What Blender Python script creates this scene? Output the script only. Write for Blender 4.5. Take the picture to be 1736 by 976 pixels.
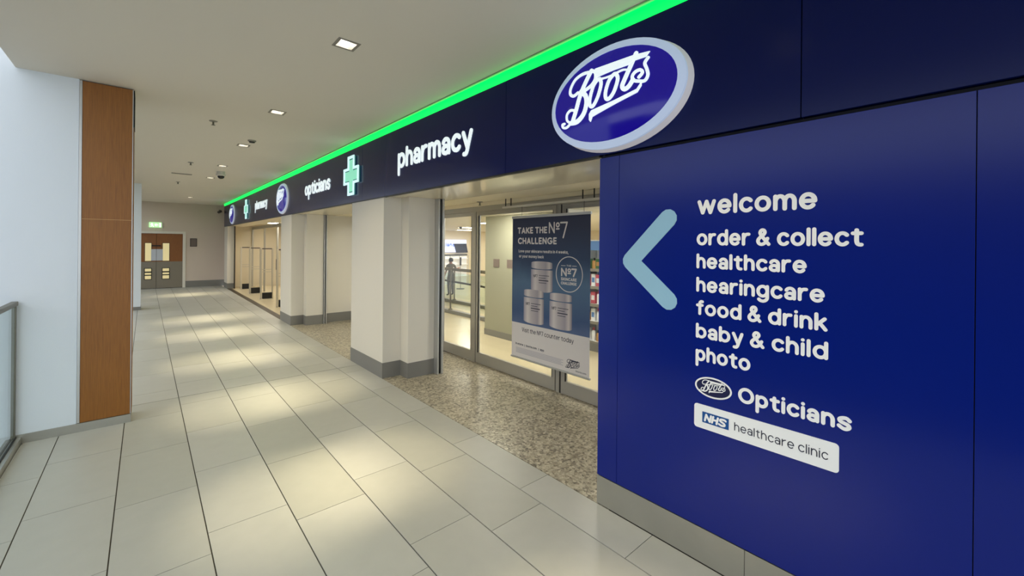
import bpy, bmesh, math, random
from mathutils import Vector, Matrix

for o in list(bpy.data.objects):
    bpy.data.objects.remove(o, do_unlink=True)
SC = bpy.context.scene
COL = SC.collection
random.seed(7)

# ------------------------------------------------------------------ camera
CAM_H = 1.8
FPX, CYPX = 709.08, 414.92
YAW, ROLL = math.radians(41.232), math.radians(0.534)
cd = bpy.data.cameras.new('camera')
cam = bpy.data.objects.new('camera', cd)
COL.objects.link(cam)
cd.sensor_fit = 'HORIZONTAL'
cd.sensor_width = 36.0
cd.lens = 36.0 * FPX / 1736.0
cd.shift_y = (CYPX - 488.0) / 1736.0
cd.clip_start = 0.02
cd.clip_end = 200
_f = Vector((math.sin(YAW), math.cos(YAW), 0))
_r = Vector((math.cos(YAW), -math.sin(YAW), 0))
_u = Vector((0, 0, 1))
_r2 = _r * math.cos(ROLL) + _u * math.sin(ROLL)
_u2 = -_r * math.sin(ROLL) + _u * math.cos(ROLL)
M4 = Matrix((( _r2.x, _u2.x, -_f.x, 0), (_r2.y, _u2.y, -_f.y, 0), (_r2.z, _u2.z, -_f.z, CAM_H), (0, 0, 0, 1)))
cam.matrix_world = M4
SC.camera = cam

# ------------------------------------------------------------------ world and exposure
W = bpy.data.worlds.new('overcast_sky')
SC.world = W
W.use_nodes = True
bg = W.node_tree.nodes['Background']
bg.inputs[0].default_value = (0.86, 0.93, 1.0, 1)
bg.inputs[1].default_value = 1.08
SC.view_settings.view_transform = 'Standard'
SC.view_settings.look = 'None'
SC.view_settings.gamma = 1.0
SC.view_settings.use_curve_mapping = False
SC.view_settings.exposure = 0.66

DOWNLIGHT_W = 200.0       # each of the two lamps in a corridor downlight
SHOP_PANEL = 19.0        # emission of the shop's ceiling panels
GREEN_LED = 1.15
WARM = (1.0, 0.86, 0.56)

# ------------------------------------------------------------------ materials
def lin(c):
    c = c / 255.0
    return c / 12.92 if c <= 0.04045 else ((c + 0.055) / 1.055) ** 2.4
def rgb(r, g, b):
    return (lin(r), lin(g), lin(b), 1.0)

MATS = {}
def mat(name, col, rough=0.6, metal=0.0, spec=0.5, emit=None, estr=0.0, noise=None, bump=None, coat=0.0):
    m = bpy.data.materials.new(name)
    m.use_nodes = True
    nt = m.node_tree
    b = nt.nodes['Principled BSDF']
    b.inputs['Base Color'].default_value = col
    b.inputs['Roughness'].default_value = rough
    b.inputs['Metallic'].default_value = metal
    b.inputs['Specular IOR Level'].default_value = spec
    b.inputs['Coat Weight'].default_value = coat
    if emit:
        b.inputs['Emission Color'].default_value = emit
        b.inputs['Emission Strength'].default_value = estr
    if noise or bump:
        tc = nt.nodes.new('ShaderNodeTexCoord')
    if noise:                      # (scale, amount)
        n = nt.nodes.new('ShaderNodeTexNoise')
        n.inputs['Scale'].default_value = noise[0]
        n.inputs['Detail'].default_value = 5
        nt.links.new(tc.outputs['Object'], n.inputs['Vector'])
        mx = nt.nodes.new('ShaderNodeMix'); mx.data_type = 'RGBA'
        a = noise[1]
        mx.inputs['A'].default_value = tuple(c * (1 - a) for c in col[:3]) + (1,)
        mx.inputs['B'].default_value = tuple(min(1, c * (1 + a)) for c in col[:3]) + (1,)
        nt.links.new(n.outputs['Fac'], mx.inputs['Factor'])
        nt.links.new(mx.outputs['Result'], b.inputs['Base Color'])
    if bump:
        n = nt.nodes.new('ShaderNodeTexNoise')
        n.inputs['Scale'].default_value = bump[0]
        nt.links.new(tc.outputs['Object'], n.inputs['Vector'])
        bp = nt.nodes.new('ShaderNodeBump')
        bp.inputs['Strength'].default_value = bump[1]
        bp.inputs['Distance'].default_value = 0.01
        nt.links.new(n.outputs['Fac'], bp.inputs['Height'])
        nt.links.new(bp.outputs['Normal'], b.inputs['Normal'])
    MATS[name] = m
    return m

mat('tile', rgb(171, 170, 164), 0.38, noise=(9, 0.05))
mat('tile_b', rgb(167, 166, 159), 0.40, noise=(9, 0.05))
mat('tile_c', rgb(175, 174, 169), 0.36, noise=(9, 0.05))
mat('grout', rgb(62, 58, 50), 0.9)
mat('ceiling', rgb(236, 230, 216), 0.85, bump=(160, 0.05))
mat('white_wall', rgb(230, 236, 242), 0.7, bump=(220, 0.10))
mat('pillar_white', rgb(226, 220, 208), 0.45)
mat('cream_wall', rgb(222, 210, 184), 0.6)
mat('end_wall', rgb(214, 198, 184), 0.7)
mat('skirting', rgb(128, 126, 121), 0.5)
mat('steel', rgb(178, 176, 168), 0.34, metal=0.75, noise=(6, 0.08))
mat('frame_metal', rgb(172, 168, 158), 0.42, metal=0.35)
mat('dark_metal', rgb(40, 39, 38), 0.4, metal=0.5)
mat('black', rgb(14, 14, 15), 0.5)
mat('navy_panel', rgb(0, 18, 84), 0.22, spec=0.22)
mat('blue_panel', rgb(0, 26, 124), 0.20, spec=0.38, bump=(300, 0.01))
mat('dark_gap', rgb(6, 6, 20), 0.8)
mat('soffit', rgb(236, 226, 198), 0.14, spec=0.5)
mat('soffit_matt', rgb(232, 222, 196), 0.6)
mat('vinyl', rgb(250, 250, 252), 0.5)
mat('arrow_blue', rgb(150, 194, 222), 0.45)
mat('plate_white', rgb(248, 249, 251), 0.45)
mat('nhs_blue', rgb(0, 78, 150), 0.45)
mat('ink', rgb(44, 46, 66), 0.5)
mat('oval_navy', rgb(16, 22, 70), 0.4)
mat('lit_white', rgb(240, 246, 250), 0.4, emit=(0.84, 0.95, 0.98, 1), estr=0.42)
mat('lit_rim', rgb(176, 186, 204), 0.35, emit=(0.55, 0.68, 0.95, 1), estr=0.26)
mat('lit_return', rgb(190, 188, 196), 0.5, emit=(0.80, 0.76, 0.80, 1), estr=0.17)
mat('lit_blue', rgb(4, 1, 66), 0.10, emit=(0.004, 0.0, 0.16, 1), estr=0.8)
mat('cross_edge', rgb(210, 235, 235), 0.4, emit=(0.58, 0.86, 0.88, 1), estr=0.55)
mat('cross_dark', rgb(40, 96, 92), 0.5, emit=(0.04, 0.16, 0.15, 1), estr=0.3)
mat('cross_green', rgb(120, 210, 180), 0.4, emit=(0.26, 0.70, 0.50, 1), estr=0.5)
mat('green_led', rgb(0, 200, 80), 0.4, emit=(0.0, 1.0, 0.075, 1), estr=GREEN_LED)
mat('led_white', rgb(250, 248, 240), 0.4, emit=(1.0, 0.97, 0.9, 1), estr=12.0)
mat('shop_panel', rgb(250, 248, 240), 0.4, emit=(1.0, 0.95, 0.84, 1), estr=SHOP_PANEL)
mat('fitting', rgb(150, 144, 132), 0.5)
mat('baffle', rgb(190, 184, 172), 0.35)
mat('fitting_white', rgb(214, 210, 200), 0.5)
mat('dome_dark', rgb(50, 46, 40), 0.15)
mat('shop_floor', rgb(214, 200, 168), 0.22, noise=(3, 0.06))
mat('shop_ceiling', rgb(226, 220, 204), 0.8)
mat('block_wall', rgb(164, 162, 140), 0.6)
mat('door_steel', rgb(132, 124, 110), 0.45, metal=0.35)
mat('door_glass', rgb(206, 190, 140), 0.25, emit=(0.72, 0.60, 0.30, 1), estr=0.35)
mat('paper', rgb(196, 200, 208), 0.7)
mat('exit_green', rgb(120, 190, 110), 0.4, emit=(0.42, 0.85, 0.36, 1), estr=0.8)
mat('exit_white', rgb(240, 248, 232), 0.4, emit=(0.9, 1.0, 0.8, 1), estr=0.9)
mat('notice', rgb(120, 104, 96), 0.6)
mat('notice_frame', rgb(84, 72, 68), 0.5)
mat('alu', rgb(196, 196, 194), 0.35, metal=0.6)
mat('poster_white', rgb(226, 220, 218), 0.6)
mat('print_grey', rgb(186, 182, 190), 0.6)
mat('gate_metal', rgb(200, 192, 174), 0.4, metal=0.3)
mat('rail_metal', rgb(112, 108, 94), 0.4, metal=0.6)
mat('skin', rgb(150, 104, 80), 0.6)
mat('hair', rgb(24, 20, 18), 0.6)
mat('shirt', rgb(88, 84, 70), 0.8)
mat('trousers', rgb(34, 32, 32), 0.8)
mat('screen', rgb(26, 24, 42), 0.2)
mat('lit_sign', rgb(190, 200, 246), 0.4, emit=(0.55, 0.62, 1.0, 1), estr=0.9)
mat('sign_blue', rgb(40, 70, 160), 0.4, emit=(0.05, 0.12, 0.45, 1), estr=0.6)
mat('atrium_wall', rgb(70, 72, 76), 0.8)
mat('threshold', rgb(70, 60, 48), 0.5, metal=0.3)
mat('pink', rgb(206, 96, 110), 0.5)
mat('amber', rgb(196, 150, 90), 0.5)
mat('leaf', rgb(70, 110, 70), 0.5)
mat('sky_print', rgb(110, 150, 210), 0.5)

def nodes_of(name, col, rough):
    m = mat(name, col, rough)
    return m, m.node_tree, m.node_tree.nodes['Principled BSDF']

# terrazzo: coarse speckle
def terrazzo():
    m, nt, b = nodes_of('terrazzo', rgb(150, 142, 124), 0.28)
    tc = nt.nodes.new('ShaderNodeTexCoord')
    v = nt.nodes.new('ShaderNodeTexVoronoi'); v.inputs['Scale'].default_value = 46
    v2 = nt.nodes.new('ShaderNodeTexVoronoi'); v2.inputs['Scale'].default_value = 95
    nt.links.new(tc.outputs['Object'], v.inputs['Vector'])
    nt.links.new(tc.outputs['Object'], v2.inputs['Vector'])
    r = nt.nodes.new('ShaderNodeValToRGB')
    e = r.color_ramp.elements
    e[0].position = 0.0; e[0].color = rgb(52, 46, 38)
    e[1].position = 1.0; e[1].color = rgb(206, 198, 178)
    for p, c in ((0.18, rgb(98, 88, 72)), (0.30, rgb(140, 130, 112)), (0.62, rgb(168, 160, 140))):
        q = e.new(p); q.color = c
    sp = nt.nodes.new('ShaderNodeSeparateColor')
    nt.links.new(v.outputs['Color'], sp.inputs[0])
    nt.links.new(sp.outputs[0], r.inputs['Fac'])
    r2 = nt.nodes.new('ShaderNodeValToRGB')
    e = r2.color_ramp.elements
    e[0].position = 0.0; e[0].color = rgb(86, 78, 66)
    e[1].position = 0.8; e[1].color = rgb(190, 182, 160)
    sp2 = nt.nodes.new('ShaderNodeSeparateColor')
    nt.links.new(v2.outputs['Color'], sp2.inputs[0])
    nt.links.new(sp2.outputs[1], r2.inputs['Fac'])
    mx = nt.nodes.new('ShaderNodeMix'); mx.data_type = 'RGBA'; mx.inputs['Factor'].default_value = 0.35
    nt.links.new(r.outputs['Color'], mx.inputs['A'])
    nt.links.new(r2.outputs['Color'], mx.inputs['B'])
    nt.links.new(mx.outputs['Result'], b.inputs['Base Color'])
terrazzo()

def wood(name, c1, c2, axis_scale, rough=0.45):
    m, nt, b = nodes_of(name, c1, rough)
    tc = nt.nodes.new('ShaderNodeTexCoord')
    mp = nt.nodes.new('ShaderNodeMapping')
    mp.inputs['Scale'].default_value = axis_scale
    n = nt.nodes.new('ShaderNodeTexNoise'); n.inputs['Scale'].default_value = 5; n.inputs['Detail'].default_value = 8
    n.inputs['Distortion'].default_value = 0.6
    r = nt.nodes.new('ShaderNodeValToRGB')
    r.color_ramp.elements[0].position = 0.3; r.color_ramp.elements[0].color = c1
    r.color_ramp.elements[1].position = 0.72; r.color_ramp.elements[1].color = c2
    nt.links.new(tc.outputs['Object'], mp.inputs['Vector'])
    nt.links.new(mp.outputs['Vector'], n.inputs['Vector'])
    nt.links.new(n.outputs['Fac'], r.inputs['Fac'])
    nt.links.new(r.outputs['Color'], b.inputs['Base Color'])
wood('wood', rgb(130, 78, 16), rgb(158, 100, 30), (60, 60, 1.2))
wood('door_wood', rgb(128, 76, 28), rgb(150, 92, 38), (30, 30, 1.2))

def glass(name, tint, refl):
    m = bpy.data.materials.new(name); m.use_nodes = True
    nt = m.node_tree; nt.nodes.clear()
    out = nt.nodes.new('ShaderNodeOutputMaterial')
    t = nt.nodes.new('ShaderNodeBsdfTransparent'); t.inputs[0].default_value = tint
    g = nt.nodes.new('ShaderNodeBsdfGlossy'); g.inputs['Roughness'].default_value = 0.01
    lw = nt.nodes.new('ShaderNodeLayerWeight'); lw.inputs['Blend'].default_value = 0.5
    pw_ = nt.nodes.new('ShaderNodeMath'); pw_.operation = 'POWER'; pw_.inputs[1].default_value = 5.0
    ml = nt.nodes.new('ShaderNodeMath'); ml.operation = 'MULTIPLY_ADD'; ml.inputs[1].default_value = 0.6; ml.inputs[2].default_value = refl
    mx = nt.nodes.new('ShaderNodeMixShader')
    nt.links.new(lw.outputs['Facing'], pw_.inputs[0]); nt.links.new(pw_.outputs[0], ml.inputs[0])
    nt.links.new(ml.outputs[0], mx.inputs[0]); nt.links.new(t.outputs[0], mx.inputs[1]); nt.links.new(g.outputs[0], mx.inputs[2])
    nt.links.new(mx.outputs[0], out.inputs[0])
    MATS[name] = m
glass('glass', (0.97, 0.985, 0.975, 1), 0.025)
glass('glass_green', (0.93, 0.975, 0.97, 1), 0.03)

def poster_mat():
    m, nt, b = nodes_of('poster_blue', rgb(52, 72, 118), 0.6)
    tc = nt.nodes.new('ShaderNodeTexCoord')
    sx = nt.nodes.new('ShaderNodeSeparateXYZ')
    nt.links.new(tc.outputs['Generated'], sx.inputs[0])
    n = nt.nodes.new('ShaderNodeTexNoise'); n.inputs['Scale'].default_value = 3.0; n.inputs['Detail'].default_value = 3
    nt.links.new(tc.outputs['Generated'], n.inputs['Vector'])
    ad = nt.nodes.new('ShaderNodeMath'); ad.operation = 'MULTIPLY_ADD'
    ad.inputs[1].default_value = 0.22
    nt.links.new(n.outputs['Fac'], ad.inputs[0]); nt.links.new(sx.outputs['Z'], ad.inputs[2])
    r = nt.nodes.new('ShaderNodeValToRGB')
    e = r.color_ramp.elements
    e[0].position = 0.08; e[0].color = rgb(92, 110, 150)
    e[1].position = 1.1; e[1].color = rgb(42, 50, 80)
    for p, c in ((0.22, rgb(62, 88, 130)), (0.5, rgb(86, 116, 148)), (0.72, rgb(48, 70, 104))):
        q = e.new(p); q.color = c
    nt.links.new(ad.outputs[0], r.inputs['Fac'])
    nt.links.new(r.outputs['Color'], b.inputs['Base Color'])
poster_mat()
def jar_mat():
    m, nt, b = nodes_of('jar_print', rgb(190, 180, 182), 0.6)
    tc = nt.nodes.new('ShaderNodeTexCoord'); sx = nt.nodes.new('ShaderNodeSeparateXYZ')
    nt.links.new(tc.outputs['Generated'], sx.inputs[0])
    r = nt.nodes.new('ShaderNodeValToRGB'); e = r.color_ramp.elements
    e[0].position = 0.0; e[0].color = rgb(132, 126, 142)
    e[1].position = 1.0; e[1].color = rgb(150, 146, 164)
    for p, c in ((.14, rgb(214, 204, 200)), (.30, rgb(168, 160, 170)), (.62, rgb(196, 188, 190)), (.80, rgb(222, 214, 212)), (.92, rgb(188, 180, 188))):
        q = e.new(p); q.color = c
    nt.links.new(sx.outputs['Y'], r.inputs['Fac']); nt.links.new(r.outputs['Color'], b.inputs['Base Color'])
jar_mat()

# ------------------------------------------------------------------ mesh helpers
class MB:
    def __init__(self):
        self.v = []; self.f = []; self.m = []
    def add(self, vs, fs, mi=0):
        o = len(self.v)
        self.v += [tuple(p) for p in vs]
        self.f += [tuple(i + o for i in f) for f in fs]
        self.m += [mi] * len(fs)
        return self
    def box(self, x0, y0, z0, x1, y1, z1, mi=0):
        x0, x1 = min(x0, x1), max(x0, x1); y0, y1 = min(y0, y1), max(y0, y1); z0, z1 = min(z0, z1), max(z0, z1)
        vs = [(x0, y0, z0), (x1, y0, z0), (x1, y1, z0), (x0, y1, z0), (x0, y0, z1), (x1, y0, z1), (x1, y1, z1), (x0, y1, z1)]
        return self.add(vs, [(0, 3, 2, 1), (4, 5, 6, 7), (0, 1, 5, 4), (1, 2, 6, 5), (2, 3, 7, 6), (3, 0, 4, 7)], mi)
    def prism(self, poly, mp, d0, d1, mi=0):
        """poly of (u,v) mapped by mp(u,v,d) from depth d0 (back) to d1 (front)"""
        n = len(poly)
        vs = [mp(u, v, d0) for u, v in poly] + [mp(u, v, d1) for u, v in poly]
        fs = [tuple(range(n, 2 * n)), tuple(range(n - 1, -1, -1))]
        fs += [(i, (i + 1) % n, n + (i + 1) % n, n + i) for i in range(n)]
        return self.add(vs, fs, mi)
    def tube(self, pts, r, n=10, cap=True):
        pts = [Vector(p) for p in pts]
        rs = r if isinstance(r, (list, tuple)) else [r] * len(pts)
        vs = []; fs = []
        for i, p in enumerate(pts):
            t = (pts[min(i + 1, len(pts) - 1)] - pts[max(i - 1, 0)]).normalized()
            a = t.orthogonal().normalized() if i == 0 else (a - t * a.dot(t)).normalized()
            b = t.cross(a)
            for k in range(n):
                an = 2 * math.pi * k / n
                vs.append(p + (a * math.cos(an) + b * math.sin(an)) * rs[i])
        for i in range(len(pts) - 1):
            for k in range(n):
                fs.append((i * n + k, i * n + (k + 1) % n, (i + 1) * n + (k + 1) % n, (i + 1) * n + k))
        if cap:
            fs.append(tuple(range(n - 1, -1, -1)))
            fs.append(tuple((len(pts) - 1) * n + k for k in range(n)))
        return self.add(vs, fs)
    def lathe(self, cx, cy, prof, n=20):
        """prof of (r,z) revolved around the vertical through cx,cy"""
        vs = []; fs = []
        for r, z in prof:
            for k in range(n):
                a = 2 * math.pi * k / n
                vs.append((cx + r * math.cos(a), cy + r * math.sin(a), z))
        for i in range(len(prof) - 1):
            for k in range(n):
                fs.append((i * n + k, i * n + (k + 1) % n, (i + 1) * n + (k + 1) % n, (i + 1) * n + k))
        fs.append(tuple(range(n))); fs.append(tuple((len(prof) - 1) * n + k for k in range(n)))
        return self.add(vs, fs)
    def strip(self, strip, closed, mp, d0, d1):
        """strip: list of (left,right) 2-D pairs -> slab"""
        n = len(strip)
        vs = []
        for l, r in strip:
            vs += [mp(l[0], l[1], d1), mp(r[0], r[1], d1), mp(l[0], l[1], d0), mp(r[0], r[1], d0)]
        fs = []
        rng = range(n) if closed else range(n - 1)
        for i in rng:
            a = i * 4; b = ((i + 1) % n) * 4
            fs += [(a, a + 1, b + 1, b), (a + 2, b + 2, b + 3, a + 3), (a, b, b + 2, a + 2), (a + 1, a + 3, b + 3, b + 1)]
        return self.add(vs, fs)
    def build(self, name, mats, parent=None, smooth=False, bevel=0.0):
        off = wloc(parent) if parent else Vector((0, 0, 0))
        me = bpy.data.meshes.new(name)
        me.from_pydata([tuple(Vector(p) - off) for p in self.v], [], self.f)
        if not isinstance(mats, (list, tuple)):
            mats = [mats]
        for m in mats:
            me.materials.append(MATS[m])
        me.polygons.foreach_set('material_index', self.m)
        bm = bmesh.new(); bm.from_mesh(me)
        bmesh.ops.recalc_face_normals(bm, faces=bm.faces)
        if bevel:
            bmesh.ops.bevel(bm, geom=[e for e in bm.edges if e.calc_face_angle(0) > 0.5], offset=bevel, segments=2, affect='EDGES', profile=0.6)
        bm.to_mesh(me); bm.free()
        if smooth:
            for p in me.polygons: p.use_smooth = True
            try: me.set_sharp_from_angle(angle=math.radians(40))
            except Exception: pass
        me.update()
        o = bpy.data.objects.new(name, me)
        COL.objects.link(o)
        if parent: o.parent = parent
        return o

def wloc(o):
    v = Vector((0, 0, 0))
    while o:
        v += o.location; o = o.parent
    return v
def tag(o, label=None, cat=None, group=None, kind=None):
    if label: o['label'] = label
    if cat: o['category'] = cat
    if group: o['group'] = group
    if kind: o['kind'] = kind
    return o
def thing(name, label, cat, loc, group=None, kind=None):
    o = bpy.data.objects.new(name, None)
    o.empty_display_size = 0.1
    COL.objects.link(o); o.location = loc
    return tag(o, label, cat, group, kind)
def struct(name, mb, m, label=None, bevel=0.0):
    o = mb.build(name, m, None, bevel=bevel); o['kind'] = 'structure'
    if label: o['label'] = label
    return o
def part(name, m, parent, *boxes, bevel=0.0):
    mb = MB()
    for b in boxes: mb.box(*b)
    return mb.build(name, m, parent, bevel=bevel)

# ------------------------------------------------------------------ stroke lettering
def E_(cx, cy, rx, ry, a0, a1, n=None):
    n = n or max(4, int(abs(a1 - a0) / 15))
    return [(cx + rx * math.cos(math.radians(a0 + (a1 - a0) * i / n)), cy + ry * math.sin(math.radians(a0 + (a1 - a0) * i / n))) for i in range(n + 1)]
def CR(pts, sub=4):
    out = []
    P = [pts[0]] + list(pts) + [pts[-1]]
    for i in range(1, len(P) - 2):
        p0, p1, p2, p3 = P[i - 1], P[i], P[i + 1], P[i + 2]
        for k in range(sub):
            t = k / sub
            out.append(tuple(0.5 * (2 * p1[j] + (p2[j] - p0[j]) * t + (2 * p0[j] - 5 * p1[j] + 4 * p2[j] - p3[j]) * t * t + (-p0[j] + 3 * p1[j] - 3 * p2[j] + p3[j]) * t ** 3) for j in (0, 1)))
    out.append(tuple(pts[-1]))
    return out
AS = 1.3
def glyph(c, h):
    S = lambda *p: ('s', list(p)); L = lambda *p: ('l', list(p)); C = lambda p: ('c', p)
    H = 1 - h; T = AS - h
    if c == 'a': return [S(*([] + E_(.43, .60, .43 - h, .40 - h, 155, 0) + [(.86 - h, .3), (.86 - h, h)])), C(E_(.41, .315, .41 - h, .315 - h, 0, 345))]
    if c == 'b': return [L((h, h), (h, T)), C(E_(.5, .5, .5 - h, .5 - h, 0, 345))]
    if c == 'c': return [S(*E_(.5, .5, .5 - h, .5 - h, 42, 318))]
    if c == 'd': return [L((1 - h, h), (1 - h, T)), C(E_(.5, .5, .5 - h, .5 - h, 0, 345))]
    if c == 'e': return [S(*E_(.5, .5, .5 - h, .5 - h, 0, 318)), L((h, .5), (1 - h, .5))]
    if c == 'f': return [S((.60, T - .01), (.46, T), (.34, T - .14), (.34, .8), (.34, h)), L((.10, H - .02), (.58, H - .02))]
    if c == 'g': return [C(E_(.5, .5, .5 - h, .5 - h, 0, 345)), S(*([(1 - h, H), (1 - h, .4)] + E_(.5, .03, .5 - h, .42 - h, 0, -145)))]
    if c == 'h': return [L((h, h), (h, T)), S(*([(h, .45)] + E_(.45, .52, .45 - h, .48 - h, 180, 0) + [(.9 - h, h)]))]
    if c == 'i': return [L((h, h), (h, H)), L((h, T), (h, T - .001))]
    if c == 'j': return [L((h, -.2), (h, H))]
    if c == 'k': return [L((h, h), (h, T)), L((.82 - h, H), (h + .08, .45)), L((.34, .58), (.88 - h, h))]
    if c == 'l': return [L((h, h), (h, T))]
    if c == 'm':
        a = [(h, .45)] + E_(.41, .54, .41 - h, .46 - h, 180, 0) + [(.82 - h, h)]
        d = .82 - 2 * h
        return [L((h, h), (h, H)), S(*a), S(*[(x + d, y) for x, y in a])]
    if c == 'n': return [L((h, h), (h, H)), S(*([(h, .45)] + E_(.45, .52, .45 - h, .48 - h, 180, 0) + [(.9 - h, h)]))]
    if c == 'o': return [C(E_(.52, .5, .52 - h, .5 - h, 0, 345))]
    if c == 'p': return [L((h, -.36), (h, H)), C(E_(.5, .5, .5 - h, .5 - h, 0, 345))]
    if c == 'r': return [L((h, h), (h, H)), S((h, .52), (h + .08, .72), (.36, .86), (.58, H))]
    if c == 's': return [S((.80, .74), (.63, H), (.42, H), (.17, .76), (.20, .60), (.45, .51), (.70, .43), (.78, .27), (.60, h), (.38, h), (.12, .27))]
    if c == 't': return [S((.33, AS - .12 - h), (.33, .8), (.33, .36), (.42, h + .03), (.62, h)), L((.10, H - .02), (.62, H - .02))]
    if c == 'u': return [L((.9 - h, h), (.9 - h, H)), S(*([(h, H)] + E_(.45, .48, .45 - h, .48 - h, 180, 360) + [(.9 - h, .55)]))]
    if c == 'v': return [L((h, H), (.46, h)), L((.46, h), (.92 - h, H))]
    if c == 'w': return [L((h, H), (.40, h)), L((.40, h), (.70, H)), L((.70, H), (1.0, h)), L((1.0, h), (1.4 - h, H))]
    if c == 'x': return [L((h, h), (.9 - h, H)), L((h, H), (.9 - h, h))]
    if c == 'y': return [L((h, H), (.50, .10)), S((.96 - h, H), (.60, .25), (.48, -.08), (.36, -.22), (.20, -.22))]
    if c == '&': return [S((1.04, h), (.62, .56), (.36, .88), (.34, 1.04), (.46, T), (.64, T - .02), (.72, 1.0), (.62, .84)), S((.62, .84), (.36, .66), (.17, .46), (.16, .28), (.30, h + .02), (.52, h), (.76, .25), (.94, .55))]
    if c == 'O': return [C(E_(.68, AS / 2, .68 - h, AS / 2 - h, 0, 345))]
    if c == 'N': return [L((h, h), (h, T)), L((h, T), (1.05 - h, h)), L((1.05 - h, h), (1.05 - h, T))]
    if c == 'H': return [L((h, h), (h, T)), L((1 - h, h), (1 - h, T)), L((h, AS / 2), (1 - h, AS / 2))]
    if c == 'S': return [S((.92, 1.03), (.74, T), (.48, T), (.19, 1.08), (.18, .83), (.5, .68), (.84, .50), (.90, .26), (.68, h), (.42, h), (.12, .28))]
    if c == 'T': return [L((h, T), (1 - h, T)), L((.5, T), (.5, h))]
    if c == 'A': return [L((h, h), (.55, T)), L((.55, T), (1.1 - h, h)), L((.28, .42), (.82, .42))]
    if c == 'K': return [L((h, h), (h, T)), L((1 - h, T), (h + .05, .55)), L((.36, .75), (1 - h, h))]
    if c == 'E': return [L((h, h), (h, T)), L((h, h), (.82 - h, h)), L((h, T), (.82 - h, T)), L((h, AS / 2), (.76 - h, AS / 2))]
    if c == 'C': return [S(*E_(.66, AS / 2, .66 - h, AS / 2 - h, 48, 312))]
    if c == 'G': return [S(*(E_(.66, AS / 2, .66 - h, AS / 2 - h, 48, 340) + [(1.25 - h, .6)])), L((.75, .6), (1.25 - h, .6))]
    if c == 'L': return [L((h, h), (h, T)), L((h, h), (.80 - h, h))]
    if c == 'V': return [L((h, T), (.52, h)), L((.52, h), (1.04 - h, T))]
    if c == 'I': return [L((h, h), (h, T))]
    if c == 'R': return [L((h, h), (h, T)), S((h, T), (.6, T), (.88 - h, 1.0), (.6, .64), (h, .62)), L((.5, .62), (.95 - h, h))]
    if c == '7': return [L((h, T), (.9 - h, T)), L((.9 - h, T), (.38, h))]
    if c == '4': return [L((.72, h), (.72, T)), L((.72, T), (h, .42)), L((h, .42), (1 - h, .42))]
    if c == '°': return [C(E_(.34, .95, .34 - h, .35 - h, 0, 345)), L((.12, .42), (.56, .42))]
    if c == '|': return [L((h, -.1), (h, T))]
    if c == '.': return [L((h, h), (h + .001, h))]
    if c == ',': return [L((h, h), (h - .05, -.18))]
    raise KeyError(c)

def ribbon(mb, pts, w, closed, mp, d0, d1):
    n = len(pts); h = w / 2
    st = []
    for i in range(n):
        if closed: a, b = pts[i - 1], pts[(i + 1) % n]
        else: a, b = pts[max(0, i - 1)], pts[min(n - 1, i + 1)]
        tx, ty = b[0] - a[0], b[1] - a[1]; l = math.hypot(tx, ty) or 1e-9
        nx, ny = -ty / l * h, tx / l * h
        st.append(((pts[i][0] + nx, pts[i][1] + ny), (pts[i][0] - nx, pts[i][1] - ny)))
    mb.strip(st, closed, mp, d0, d1)
    if not closed:
        for p, q in ((pts[0], pts[1]), (pts[-1], pts[-2])):
            an = math.atan2(p[1] - q[1], p[0] - q[0])
            poly = [(p[0] + h * math.cos(an - math.pi / 2 + math.pi * k / 6), p[1] + h * math.sin(an - math.pi / 2 + math.pi * k / 6)) for k in range(7)]
            mb.prism(poly, mp, d0, d1)

def capsule(mb, p, q, w, mp, d0, d1):
    h = w / 2
    an = math.atan2(q[1] - p[1], q[0] - p[0])
    poly = [(q[0] + h * math.cos(an - math.pi / 2 + math.pi * k / 6), q[1] + h * math.sin(an - math.pi / 2 + math.pi * k / 6)) for k in range(7)]
    poly += [(p[0] + h * math.cos(an + math.pi / 2 + math.pi * k / 6), p[1] + h * math.sin(an + math.pi / 2 + math.pi * k / 6)) for k in range(7)]
    mb.prism(poly, mp, d0, d1)

def word(text, mp, xh, width, m, parent, d0=0.0, d1=0.002, hw=0.135, gap=0.14, name='letter', joined=False, shear=0.0):
    """letters along u from 0 to width on the plane given by mp(u,v,depth); v=0 is the baseline"""
    pen = 0.0; lay = []
    for ch in text:
        if ch == ' ':
            pen += 0.42; continue
        g = glyph(ch, hw)
        xs = [p[0] for s in g for p in s[1]]
        lay.append((ch, g, pen - (min(xs) - hw)))
        pen += max(xs) - min(xs) + 2 * hw + gap
    nat = pen - gap
    w = 2 * hw * xh
    sx = (width - w) / max(nat - 2 * hw, 1e-6)
    J = MB(); out = []
    for ch, g, x0 in lay:
        mb = J if joined else MB()
        for si, (k, p) in enumerate(g):
            e1 = d1 + si * max(0.00012, (d1 - d0) * 0.02)
            tr = lambda q: ((q[0] + x0 - hw) * sx + w / 2 + shear * q[1] * xh, q[1] * xh)
            if k == 'l': capsule(mb, tr(p[0]), tr(p[1]), w, mp, d0, e1)
            elif k == 's': ribbon(mb, CR([tr(q) for q in p], 3), w, False, mp, d0, e1)
            else: ribbon(mb, [tr(q) for q in p], w, True, mp, d0, e1)
        if not joined: out.append(mb.build(name, m, parent))
    if joined: return J.build(name, m, parent)
    return out

def wall_x(x, y0, z0):          # lettering on a plane facing -X, read from the corridor
    return lambda u, v, d: (x - d, y0 - u, z0 + v)
def wall_y(x0, y, z0):          # lettering on a plane facing -Y
    return lambda u, v, d: (x0 + u, y - d, z0 + v)

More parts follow.
